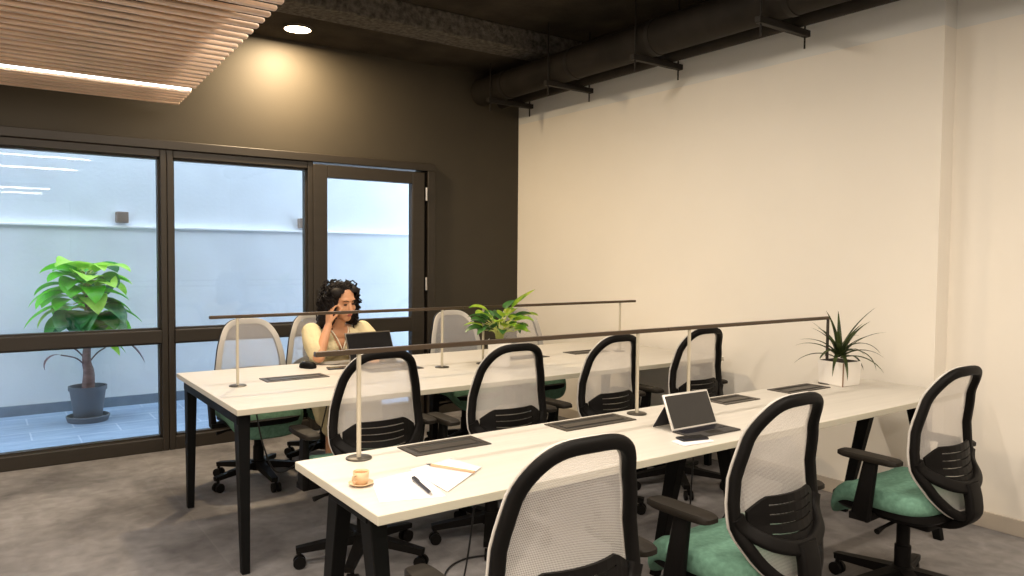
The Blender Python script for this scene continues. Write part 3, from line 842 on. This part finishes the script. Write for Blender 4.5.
# ------------------------------------------------------------------ things on the near desk
def cup():
    t = thing('saucer', 'small tan saucer under the coffee cup at the left end of the near desk', 'saucer', (.885, 1.985, ZT))
    bm = bmesh.new(); lathe(bm, [(0, .0005), (.020, .0005), (.026, .003), (.036, .008), (.035, .0095), (.023, .0045), (0, .0042)], 32); obj('dish', bm, M['cup'], t, True)
    t = thing('coffee_cup', 'small tan espresso cup standing on its saucer on the near desk', 'cup', (.885, 1.985, ZT + .0045))
    bm = bmesh.new(); lathe(bm, [(0, 0), (.016, 0), (.018, .002), (.0215, .015), (.0235, .036), (.0222, .036), (.020, .016), (.016, .005), (0, .004)], 28); obj('cup_body', bm, M['cup'], t, True)
    bm = bmesh.new(); lathe(bm, [(0, .031), (.0219, .031)], 24); obj('coffee', bm, M['coffee'], t)
    a = math.radians(205); d = Vector((math.cos(a), math.sin(a), 0))
    bm = bmesh.new(); tube(bm, bez([d * .0225 + Vector((0, 0, .029)), d * .033 + Vector((0, 0, .029)), d * .036 + Vector((0, 0, .020)), d * .031 + Vector((0, 0, .011)), d * .0200 + Vector((0, 0, .010))], 5), .0025, 8)
    obj('handle', bm, M['cup'], t, True)
cup()

def sheet(name, label, corners, curl=0.0, z=ZT + .0012):
    """a sheet of paper from four corners (world xy), slightly curled"""
    bm = bmesh.new(); n = 8
    a, b, c, d = [Vector((*p, 0)) for p in corners]
    lay = []
    for zz in (0, -.0006):
        g = []
        for i in range(n + 1):
            row = []
            for j in range(n + 1):
                u, v_ = i / n, j / n
                p = a * (1 - u) * (1 - v_) + b * u * (1 - v_) + c * u * v_ + d * (1 - u) * v_
                row.append(bm.verts.new((p.x, p.y, z + zz + curl * (u - .2) ** 2 * (.3 + v_))))
            g.append(row)
        lay.append(g)
    for g in lay:
        for i in range(n):
            for j in range(n): bm.faces.new((g[i][j], g[i + 1][j], g[i + 1][j + 1], g[i][j + 1]))
    for i in range(n):
        for (A, B) in (((i, 0), (i + 1, 0)), ((i, n), (i + 1, n)), ((0, i), (0, i + 1)), ((n, i), (n, i + 1))):
            bm.faces.new((lay[0][A[0]][A[1]], lay[0][B[0]][B[1]], lay[1][B[0]][B[1]], lay[1][A[0]][A[1]]))
    return tag(obj(name, bm, M['paper'], None, True), label, 'paper')
sheet('paper_sheet', 'white sheet of paper on the near desk, under the black pen beside the cup', ((.925, 2.005), (.862, 1.815), (1.035, 1.757), (1.095, 2.03)))
sheet('paper_sheet', 'white curled sheet of paper on the near desk, under the pencil', ((1.07, 2.04), (1.055, 1.785), (1.262, 1.93), (1.245, 2.085)), .004, ZT + .0028)

def stick(name, label, cat, p, q, r, mats, tip):
    p, q = Vector(p), Vector(q); t = thing(name, label, cat, p); d = q - p; L_ = d.length; u = d.normalized()
    bm = bmesh.new(); tube(bm, [u * 0, u * (L_ - tip)], r, 10); auto(obj('barrel', bm, mats[0], t))
    bm = bmesh.new(); tube(bm, [u * (L_ - tip), u * (L_ - tip * .35), u * L_], [r, r * .5, r * .15], 10); auto(obj('tip', bm, mats[1], t))
    return t, u, L_
t, u, L_ = stick('ballpoint_pen', 'black pen lying across the white paper on the near desk', 'pen', (1.027, 1.936, ZT + .009), (1.001, 1.772, ZT + .007), .0052, (M['pen'], M['steel']), .014)
bm = bmesh.new(); tube(bm, [Vector((.004, 0, .005)), Vector((.004, 0, .005)) + u * .045], .0014, 6); obj('clip', bm, M['pen'], t)
stick('pencil', 'wooden pencil lying on the curled sheet on the near desk', 'pencil', (1.208, 1.885, ZT + .010), (1.130, 2.045, ZT + .009), .004, (M['pencil'], M['key']), .02)

def tablet():
    t = thing('tablet_computer', 'tablet with a dark screen and folding keyboard standing on the near desk', 'tablet', (2.25, 1.925, ZT), math.radians(-1))
    def part(name, f, m, sm=True):
        bm = bmesh.new(); f(bm); o = obj(name, bm, m, t); return auto(o, 30) if sm else o
    w = .126; tilt = math.radians(24)
    rot = Matrix.Translation((0, 0, .006)) @ Matrix.Rotation(-tilt, 4, 'X')
    def tr(bm): bmesh.ops.transform(bm, matrix=rot, verts=bm.verts)
    part('case', lambda bm: (box(bm, -w, w, 0, .008, 0, .142, .0035), tr(bm)), M['silver'])
    part('screen', lambda bm: (box(bm, -w + .007, w - .007, -.0012, .001, .008, .134, .0005, 1), tr(bm)), M['screen'])
    part('stand_flap', lambda bm: bar(bm, (0, .11, .002), (0, .052, .088), 2 * w - .01, .004, 2 * w - .01, .004, up=(0, 1, 0)), M['pen'])
    def kb(bm):
        box(bm, -w, w, -.112, .004, .0008, .007, .002)
    k = part('keyboard', kb, M['key'])
    bm = bmesh.new()
    for r in range(5):
        for q in range(12):
            x = -w + .008 + q * .0198; y = -.056 + r * .0112
            box(bm, x, x + .017, y, y + .0092, .0065, .0085)
    obj('keys', bm, M['pen'], k)
    bm = bmesh.new(); box(bm, -.035, .035, -.106, -.066, .0065, .0075); obj('trackpad', bm, M['strut'], k)
tablet()

def phone_on_desk():
    t = thing('notepad', 'small pale notepad in front of the tablet on the near desk', 'notepad', (2.085, 1.79, ZT), math.radians(-6))
    bm = bmesh.new(); box(bm, -.078, .062, -.034, .034, .0005, .006, .002); obj('pages', bm, M['paper'], t)
    t = thing('mobile_phone', 'black phone lying on the pale notepad in front of the tablet', 'phone', (2.09, 1.805, ZT + .006), math.radians(-14))
    bm = bmesh.new(); box(bm, -.055, .055, -.026, .026, .0003, .008, .0035); auto(obj('body', bm, M['pen'], t), 30)
    bm = bmesh.new(); box(bm, -.052, .052, -.023, .023, .008, .0086); obj('screen', bm, M['screen'], t)
phone_on_desk()

def spiky_plant():
    t = thing('potted_spiky_plant', 'spiky dark green plant in a square white pot on the near desk', 'potted plant', (3.70, 2.205, ZT), math.radians(-4))
    h = .125
    def ring(s, z): return [(s * a, s * b, z) for a, b in ((-1, -1), (1, -1), (1, 1), (-1, 1))]
    bm = bmesh.new(); prism(bm, ring(.072, .0), ring(.078, h))
    bmesh.ops.bevel(bm, geom=list(bm.edges), offset=.004, segments=2, affect='EDGES'); p = auto(obj('pot', bm, M['white_pot'], t), 30)
    bm = bmesh.new(); box(bm, -.068, .068, -.068, .068, h - .002, h + .002); obj('soil', bm, M['soil'], t)
    bm = bmesh.new(); bar(bm, (-.072, -.072, .0), (-.078, -.078, h), .006, .006); obj('corner_strip', bm, M['pot_band'], p)
    bm = bmesh.new(); rng = random.Random(3)
    pr = lambda q: (1 - q) ** .8 * (.5 + min(q * 5, .5))
    K = 18
    for k in range(K):
        az = k * 2.4; ring_ = k / K
        el = .35 + 1.05 * ring_ + rng.uniform(-.1, .1); ln = .20 + .06 * rng.random(); dr = 1.5 * (1 - ring_ * .75) + rng.uniform(-.1, .2)
        leaf(bm, (math.cos(az) * .015, math.sin(az) * .015, h + .01 + .035 * ring_), az, el, ln, .034, dr, 0, .35, 9, prof=pr)
    # the outward drooping ones and the tall one leaning right
    for az, el, ln, dr in ((-35, 1.22, .32, .6), (190, .55, .24, 1.3), (205, .25, .23, 1.6), (-15, .75, .30, 1.7), (-25, .5, .27, 2.0), (230, .2, .22, 1.9), (10, .9, .26, 1.2), (150, 1.1, .22, .8), (-60, .95, .2, .7), (-150, .8, .21, .9)):
        leaf(bm, (0, 0, h + .03), math.radians(az), el, ln, .034, dr, 0, .35, 10, prof=pr)
    obj('foliage', bm, M['leafS'], t, True)
spiky_plant()

# ------------------------------------------------------------------ things on the far desk
def pothos():
    t = thing('potted_leafy_plant', 'bright green leafy plant in a square pale pot in the middle of the far desk', 'potted plant', (2.545, 3.70, ZT), math.radians(-35))
    h = .16
    bm = bmesh.new(); prism(bm, [(a * .060, b * .060, .0005) for a, b in ((-1, -1), (1, -1), (1, 1), (-1, 1))], [(a * .070, b * .070, h) for a, b in ((-1, -1), (1, -1), (1, 1), (-1, 1))])
    bmesh.ops.bevel(bm, geom=list(bm.edges), offset=.005, segments=2, affect='EDGES'); auto(obj('pot', bm, M['white_pot'], t), 30)
    bm = bmesh.new(); box(bm, -.06, .06, -.06, .06, h - .001, h + .003); obj('soil', bm, M['soil'], t)
    bm = bmesh.new(); st = bmesh.new(); rng = random.Random(9)
    def one(az, el, st_l, ln, w, dr, mi):
        if el < 1.25: st_l *= .84; ln *= .92
        a = math.radians(az); p0 = Vector((math.cos(a) * .02, math.sin(a) * .02, h))
        d = Vector((math.cos(a) * math.cos(el), math.sin(a) * math.cos(el), math.sin(el)))
        p1 = p0 + d * st_l; n0 = len(bm.faces); tube(bm, bez([p0, p0 + Vector((0, 0, 1)) * st_l * .4 + d * st_l * .2, p1], 4), .0028, 6)
        bm.faces.ensure_lookup_table()
        for f_ in bm.faces[n0:]: f_.material_index = 2; f_.smooth = True
        leaf(bm, p1, a, el * .55, ln, w, dr, mi, .3, 8, prof=heart, twist=rng.uniform(-.3, .3))
    for k in range(26):
        q = k / 26
        one(k * 137.5, .65 + .65 * q + rng.uniform(-.08, .08), .10 + .08 * q + rng.uniform(-.01, .02), .11 + .04 * rng.random(), .075 + .02 * rng.random(), 1.2 - .3 * q + rng.uniform(-.2, .3), (0, 1, 1, 0, 1)[k % 5])
    for az, el, sl, ln, w, dr, mi in ((-30, 1.32, .19, .19, .10, .1, 0), (-10, .95, .17, .18, .10, .9, 0), (20, .6, .12, .15, .06, 1.5, 1), (170, .75, .15, .14, .06, .9, 0), (200, .6, .13, .13, .055, 1.1, 1), (-80, .9, .14, .12, .06, 1.0, 1), (30, 1.0, .2, .16, .08, .8, 0)):
        one(az + 35, el, sl, ln, w, dr, mi)
    st.free(); obj('foliage', bm, [M['leafP'], M['leafQ'], M['stalk']], t, True)
pothos()

def laptop():
    t = thing('laptop', 'open taupe laptop on the far desk in front of the woman, lid towards us', 'laptop', (1.945, 4.17, ZT), PI + math.radians(5))
    w = .157
    bm = bmesh.new(); box(bm, -w, w, -.0, .215, .0005, .014, .004); b = auto(obj('base', bm, M['laptop'], t), 30)      # towards the woman... local +Y is behind the hinge
    bm = bmesh.new()
    for r in range(5):
        for q in range(13):
            box(bm, -w + .018 + q * .0218, -w + .018 + q * .0218 + .018, .03 + r * .019, .03 + r * .019 + .015, .0138, .0158)
    obj('keys', bm, M['pen'], b)
    rot = Matrix.Translation((0, .0, .014)) @ Matrix.Rotation(math.radians(24), 4, 'X')
    bm = bmesh.new(); box(bm, -w, w, -.007, 0, 0, .195, .003); bmesh.ops.transform(bm, matrix=rot, verts=bm.verts); l = auto(obj('lid', bm, M['laptop'], t), 30)
    bm = bmesh.new(); box(bm, -w + .007, w - .007, -.0002, .0012, .01, .187); bmesh.ops.transform(bm, matrix=rot, verts=bm.verts); obj('screen', bm, M['screen'], l)
laptop()

def mouse():
    t = thing('computer_mouse', 'small black mouse on the far desk left of the woman', 'mouse', (1.555, 4.235, ZT), math.radians(30))
    bm = bmesh.new(); slab(bm, .032, .055, [(.92, .0005), (1, .006), (.97, .018), (.85, .028), (.6, .036), (.25, .039)], 28, .75); obj('shell', bm, M['black'], t, True)
    bm = bmesh.new(); tube(bm, [(-.004, .025, .036), (.004, .025, .036)], .006, 10); obj('wheel', bm, M['steel'], t)
    bm = bmesh.new(); a = Matrix.Rotation(math.radians(-30), 3, 'Z')
    pts = [a @ Vector(p) for p in ((.0, .05, .012), (.06, .10, .005), (.12, .06, .004), (.17, .02, .004), (.21, .03, .004))]
    tube(bm, bez(pts, 6), .0022, 6); obj('cord', bm, M['cable'], t, True)
mouse()

def phone_far():
    t = thing('phone', 'black phone lying flat on the far desk beside the laptop', 'phone', (1.70, 4.115, ZT), math.radians(-12))
    bm = bmesh.new(); box(bm, -.07, .07, -.035, .035, .0005, .009, .004); auto(obj('body', bm, M['pen'], t), 30)
    bm = bmesh.new(); box(bm, -.066, .066, -.031, .031, .009, .0095); obj('screen', bm, M['screen'], t)
phone_far()

# ------------------------------------------------------------------ cables
def cable(label, pts, r=.004, name='power_cable'):
    bm = bmesh.new(); tube(bm, bez(pts, 10), r, 6)
    return tag(obj(name, bm, M['cable'], None, True), label, 'cable')
cable('thin black cable hanging under the left end of the far desk', ((.98, 3.30, .70), (1.02, 3.34, .55), (1.10, 3.42, .40), (1.25, 3.6, .36), (1.42, 3.75, .42), (1.52, 3.85, .60), (1.55, 3.9, .70)))
cable('black cable curving over the floor under the near desk', ((1.46, 2.25, .70), (1.47, 2.3, .45), (1.50, 2.4, .2), (1.52, 2.5, .02), (1.58, 2.7, .007), (1.70, 2.85, .007), (1.86, 2.88, .007), (2.05, 2.75, .007)))
cable('black cable dropping from the near desk behind the tablet', ((2.60, 2.23, .70), (2.62, 2.26, .4), (2.66, 2.32, .12), (2.72, 2.45, .007), (2.85, 2.5, .007), (2.95, 2.4, .05), (3.0, 2.3, .3), (3.02, 2.23, .70)))
def adapter():
    t = thing('plug_adapter', 'small white plug hanging below the far desk in front of the woman', 'plug', (1.545, 4.02, .60))
    bm = bmesh.new(); box(bm, -.022, .022, -.015, .015, -.03, .02, .005); auto(obj('body', bm, M['plug'], t), 30)
    bm = bmesh.new(); tube(bm, [(0, 0, .02), (.002, 0, .07), (0, 0, .112)], .003, 6); obj('cord', bm, M['plug'], t)
adapter()

# ------------------------------------------------------------------ the woman
def capsule(bm, p, q, r0, r1, n=14):
    p, q = Vector(p), Vector(q); d = q - p; L_ = d.length
    if L_ < 1e-6: return ell(bm, p, (r0, r0, r0))
    t = d / L_; pts, rs = [], []
    for k in range(5):
        a = PI / 2 * k / 5; pts.append(p - t * r0 * math.cos(a)); rs.append(max(.0005, r0 * math.sin(a)))
    pts.append(p); rs.append(r0)
    for k in range(1, 4): pts.append(p + d * k / 4); rs.append(r0 + (r1 - r0) * k / 4)
    pts.append(q); rs.append(r1)
    for k in range(1, 6):
        a = PI / 2 * k / 5; pts.append(q + t * r1 * math.sin(a)); rs.append(max(.0005, r1 * math.cos(a)))
    tube(bm, pts, rs, n)
def ell(bm, c, r, rot=None):
    m = Matrix.Translation(c) @ (rot.to_4x4() if rot else Matrix.Identity(4)) @ Matrix.Diagonal((*r, 1))
    bmesh.ops.create_uvsphere(bm, u_segments=24, v_segments=14, radius=1, matrix=m)

def remeshed(name, bm, m, parent, voxel, smooth=4, cut=None):
    """fuse overlapping shapes into one continuous skin"""
    tmp_me = bpy.data.meshes.new('tmp'); bm.to_mesh(tmp_me); bm.free()
    tmp = bpy.data.objects.new('tmp', tmp_me); C.objects.link(tmp)
    r = tmp.modifiers.new('r', 'REMESH'); r.mode = 'VOXEL'; r.voxel_size = voxel
    s = tmp.modifiers.new('s', 'SMOOTH'); s.iterations = smooth; s.factor = .5
    dg = bpy.context.evaluated_depsgraph_get()
    me = bpy.data.meshes.new_from_object(tmp.evaluated_get(dg))
    bpy.data.objects.remove(tmp); bpy.data.meshes.remove(tmp_me)
    if cut:
        b2 = bmesh.new(); b2.from_mesh(me); bmesh.ops.delete(b2, geom=[v_ for v_ in b2.verts if cut(v_.co)], context='VERTS')
        b2.to_mesh(me); b2.free()
    me.name = name; me.materials.clear(); me.materials.append(m)
    for p in me.polygons: p.use_smooth = True
    o = bpy.data.objects.new(name, me); C.objects.link(o); o.parent = parent
    return o

PX, PY, PR = 1.868, 4.72, PI
def woman():
    t = thing('person', 'woman with curly dark hair in a cream dress, phone at her ear, behind the laptop', 'person', (PX, PY, 0), PR)
    V = Vector
    HC = V((-.012, .215, 1.102))                       # head centre
    HR = Euler((math.radians(-14), math.radians(4), math.radians(12))).to_matrix()   # nod, tilt, turn to her left
    H = lambda x, y, z: HC + HR @ V((x, y, z))
    sh = {1: V((.172, .165, .905)), -1: V((-.172, .165, .905))}
    elb = {1: V((.205, .375, .783)), -1: V((-.255, .30, .745))}
    wri = {1: V((.112, .292, .960)), -1: V((-.115, .44, .785))}
    bm = bmesh.new()
    # trunk
    for c, r in (((0, 0, .53), (.165, .125, .09)), ((0, .03, .63), (.135, .10, .10)), ((0, .07, .74), (.135, .095, .10)), ((0, .115, .84), (.15, .10, .09)), ((0, .14, .90), (.155, .075, .06))):
        ell(bm, c, r, Euler((math.radians(-16), 0, 0)).to_matrix())
    capsule(bm, (0, .15, .93), H(0, -.02, -.09), .052, .047)
    # head: skull, face, jaw, nose, brow, cheeks, ears
    ell(bm, H(0, -.012, .025), (.074, .092, .090), HR); ell(bm, H(0, .028, -.03), (.060, .060, .078), HR)
    ell(bm, H(0, .058, -.085), (.030, .028, .026), HR)
    capsule(bm, H(0, .082, .012), H(0, .102, -.028), .009, .0125); ell(bm, H(0, .092, -.032), (.017, .012, .009), HR)
    ell(bm, H(0, .066, .035), (.050, .020, .016), HR)
    for s in (-1, 1):
        ell(bm, H(s * .038, .055, -.025), (.024, .024, .024), HR); ell(bm, H(s * .072, -.005, -.008), (.010, .018, .030), HR)
    ell(bm, H(0, .078, -.060), (.024, .014, .012), HR)
    # arms
    for s in (1, -1):
        capsule(bm, sh[s], elb[s], .047, .037); capsule(bm, elb[s], wri[s], .037, .024)
    # hands
    def hand(w, d, pal, s, curls, thumb):
        """w wrist, d finger direction, pal palm normal, s side sign"""
        d = V(d).normalized(); pal = V(pal); pal = (pal - d * pal.dot(d)).normalized(); sd = d.cross(pal) * s
        for k in range(4): capsule(bm, w + sd * (.006 * (k - 1.5)), w + d * .078 + sd * (.0165 * (k - 1.5)), .0145, .0095, 10)
        for k, L_ in enumerate((.068, .078, .073, .056)):
            a = w + d * .080 + sd * (.0175 * (k - 1.5)); c = curls[k]
            for j, f in enumerate((.45, .32, .23)):
                ang = c * (j + .6); dd = d * math.cos(ang) + pal * math.sin(ang) + sd * .05 * (k - 1.5)
                b = a + dd.normalized() * L_ * f; capsule(bm, a, b, .0082 - j * .0008, .0077 - j * .0008, 8); a = b
        a = w + d * .02 - sd * .024
        for L_, mixp in ((.040, .45), (.034, .2), (.026, .0)):
            dd = (d * .8 - sd * (.75 - .3 * (1 - mixp)) + pal * (thumb * (1.0 - mixp) + .2)).normalized(); b = a + dd * L_; capsule(bm, a, b, .0105 if L_ == .04 else .0092, .0085, 8); a = b
    hand(wri[1] + V((-.004, -.004, .006)), V((-.20, -.30, .95)), V((-1, -.2, -.25)), 1, (.50, .55, .62, .70), .25)
    hand(wri[-1] + V((.005, .012, .0)), V((.35, .9, -.12)), V((0, 0, -1)), -1, (.28, .28, .28, .3), .2)
    # legs
    for s in (1, -1):
        hip, kn, an = V((s * .095, .0, .535)), V((s * .115, .40, .525)), V((s * .11, .33, .085))
        capsule(bm, hip, kn, .085, .058); capsule(bm, kn, an, .055, .034)
        capsule(bm, an + V((0, -.02, -.035)), an + V((s * .01, .15, -.055)), .032, .024)
    body = remeshed('body', bm, M['skin'], t, .0052, 3)
    # dress: bodice with deep V neck, elbow sleeves, skirt over the thighs
    bm = bmesh.new()
    for c, r in (((0, 0, .53), (.185, .145, .10)), ((0, .03, .63), (.155, .12, .10)), ((0, .075, .74), (.152, .118, .11)), ((0, .12, .84), (.168, .122, .095)), ((0, .138, .895), (.178, .098, .062))):
        ell(bm, c, r, Euler((math.radians(-16), 0, 0)).to_matrix())
    for s in (1, -1):
        ell(bm, (s * .065, .205, .80), (.062, .05, .058))
        d = elb[s] - sh[s]; capsule(bm, sh[s] + V((0, 0, .008)), sh[s] + d * .35, .062, .070); capsule(bm, sh[s] + d * .35, sh[s] + d * .80, .070, .060)
        capsule(bm, (s * .10, .0, .53), (s * .12, .36, .53), .108, .088); capsule(bm, (s * .125, .2, .50), (s * .155, .33, .40), .075, .055); capsule(bm, (s * .12, .36, .53), (s * .125, .40, .36), .085, .075)
    capsule(bm, (0, .1, .53), (0, .36, .51), .09, .08)
    def vneck(c):
        if c.z > .945 and abs(c.x) < .078 : return True
        return c.y > .16 and c.z > .80 and abs(c.x - .0) < .012 + (c.z - .80) * .42 and abs(c.x) < .075
    dr = remeshed('dress', bm, M['blouse'], t, .007, 3, vneck)
    # strings of the neckline and buttons
    for s in (1, -1):
        bm = bmesh.new(); tube(bm, bez([V((s * .070, .13, .955)), V((s * .058, .205, .925)), V((s * .030, .238, .87)), V((s * .004, .252, .805))], 6), .0042, 8)
        obj('collar_edge', bm, M['chain'], t, True)
    bm = bmesh.new(); ell(bm, (0, .262, .775), (.006, .004, .006)); obj('button', bm, M['steel'], t, True)
    # face
    for s in (1, -1):
        bm = bmesh.new(); ell(bm, H(s * .030, .0775, .008), (.0135, .006, .0050), HR); obj('eye', bm, M['eye'], t, True)
        bm = bmesh.new(); tube(bm, [H(s * .014, .088, .030), H(s * .030, .086, .036), H(s * .046, .074, .031)], [.0026, .0030, .0018], 6); obj('eyebrow', bm, M['hair'], t, True)
    bm = bmesh.new(); ell(bm, H(0, .0905, -.057), (.019, .006, .0042), HR); ell(bm, H(0, .089, -.0645), (.016, .006, .0045), HR); obj('lips', bm, M['lip'], t, True)
    # hair: fused mass plus curls
    bm = bmesh.new()
    ell(bm, H(0, -.03, .035), (.100, .098, .092), HR); ell(bm, H(0, -.055, -.04), (.115, .075, .105), HR)
    for s in (1, -1):
        ell(bm, H(s * .082, -.02, -.01), (.042, .062, .085), HR); ell(bm, H(s * .088, -.02, -.10), (.048, .058, .065), HR); ell(bm, H(s * .060, .020, .072), (.045, .045, .035), HR)
    ell(bm, H(.095, -.03, -.11), (.05, .05, .06), HR)
    hr = remeshed('hair', bm, M['hair'], t, .007, 2, lambda c: (lambda q: q.y > .030 and abs(q.x) < .056 and q.z < .075)(HR.transposed() @ (c - HC)))
    rng = random.Random(4); bm = bmesh.new()
    for k in range(330):
        th = rng.uniform(0, 2 * PI); zz = rng.uniform(-.14, .105)
        rx = .108 * math.sqrt(max(.15, 1 - ((zz - .0) / .14) ** 2 * (.75 if zz > 0 else .12))); ry = rx * .92
        x, y = rx * math.cos(th), ry * math.sin(th) - .03
        if y > -.005 and abs(x) < .080: continue
        p = V((x, y, zz)); p += V((x, y + .03, zz * .6)).normalized() * rng.uniform(0, .016); L_ = rng.uniform(.05, .085); ph = rng.uniform(0, 6.28); rad = rng.uniform(.007, .012)
        out = V((x, y + .03, 0)).normalized(); pts = []
        for i in range(15):
            q = i / 14; a = ph + q * 11
            pts.append(H(*(p + out * (.012 * math.sin(q * PI)) + V((math.cos(a) * rad, math.sin(a) * rad, -q * L_ + .02)))))
        tube(bm, pts, [.0026 + .0022 * math.sin(PI * min(1, i / 14 * .9 + .1)) for i in range(15)], 5)
    for k in range(130):                      # small loose curls over the crown and hairline
        th = rng.uniform(-.35, PI + .35); ph0 = rng.uniform(.25, 1.25)
        d = V((math.cos(th) * math.cos(ph0), math.sin(th) * math.cos(ph0), math.sin(ph0)))
        if d.y > .55 and d.z < .72: continue
        p = V((d.x * .102, d.y * .090 - .03, .035 + d.z * .090)); ph = rng.uniform(0, 6.28); rad = rng.uniform(.008, .013)
        n1 = d.cross(V((0, 0, 1))).normalized(); n2 = n1.cross(d)
        pts = [H(*(p + d * (.004 + .006 * math.sin(i * 1.3)) + n1 * math.cos(ph + i * .75) * rad + n2 * (math.sin(ph + i * .75) * rad))) for i in range(10)]
        tube(bm, pts, .0038, 5)
    obj('curls', bm, M['hair'], hr, True)
    for s in (1, -1):
        bm = bmesh.new(); a = V((s * .11, .33, .05)); capsule(bm, a + V((0, -.035, -.018)), a + V((s * .01, .16, -.028)), .034, .024)
        for v_ in bm.verts: v_.co.z = max(v_.co.z, .004)
        obj('shoe', bm, M['shoe'], t, True)
    # phone held at the ear
    R3 = Matrix.Rotation(PR, 3, 'Z')
    c = H(.090, .018, -.022); w_ = V((PX, PY, 0)) + R3 @ c
    ph = thing('mobile_phone', 'slim black phone the woman holds to her ear', 'phone', w_, 0)
    ph.rotation_euler = (R3 @ HR @ Euler((math.radians(18), math.radians(8), 0)).to_matrix()).to_euler()
    bm = bmesh.new(); box(bm, -.004, .004, -.034, .034, -.072, .072, .003); auto(obj('body', bm, M['pen'], ph), 30)
    bm = bmesh.new(); box(bm, -.0048, -.0038, -.030, .030, -.066, .066); obj('screen', bm, M['screen'], ph)
woman()

# ------------------------------------------------------------------ light and camera
w = bpy.data.worlds.new('sky'); scn.world = w; w.use_nodes = True
bg = w.node_tree.nodes['Background']; bg.inputs[0].default_value = (.76, .87, 1.0, 1); bg.inputs[1].default_value = 5.4

cam_d = bpy.data.cameras.new('camera'); cam = bpy.data.objects.new('camera', cam_d); C.objects.link(cam)
F, yaw, pit, rol, hh = 748.74, .6186, .0421, .0081, 1.401
f = Vector((math.sin(yaw) * math.cos(pit), math.cos(yaw) * math.cos(pit), -math.sin(pit)))
r0 = Vector((math.cos(yaw), -math.sin(yaw), 0)); u0 = r0.cross(f)
r = r0 * math.cos(rol) + u0 * math.sin(rol); u = u0 * math.cos(rol) - r0 * math.sin(rol)
mw = Matrix(((r.x, u.x, -f.x, 0), (r.y, u.y, -f.y, 0), (r.z, u.z, -f.z, hh), (0, 0, 0, 1)))
cam.matrix_world = mw
cam_d.sensor_width = 36; cam_d.lens = F / 1024 * 36; cam_d.clip_start = .02
scn.camera = cam
vs = scn.view_settings
vs.view_transform = 'Standard'; vs.look = 'None'; vs.exposure = 0.0; vs.gamma = 1.0; vs.use_curve_mapping = False
scn.cycles.max_bounces = 10; scn.cycles.transparent_max_bounces = 24; scn.cycles.diffuse_bounces = 5
scn.cycles.use_denoising = True
scn.cycles.sample_clamp_indirect = 6
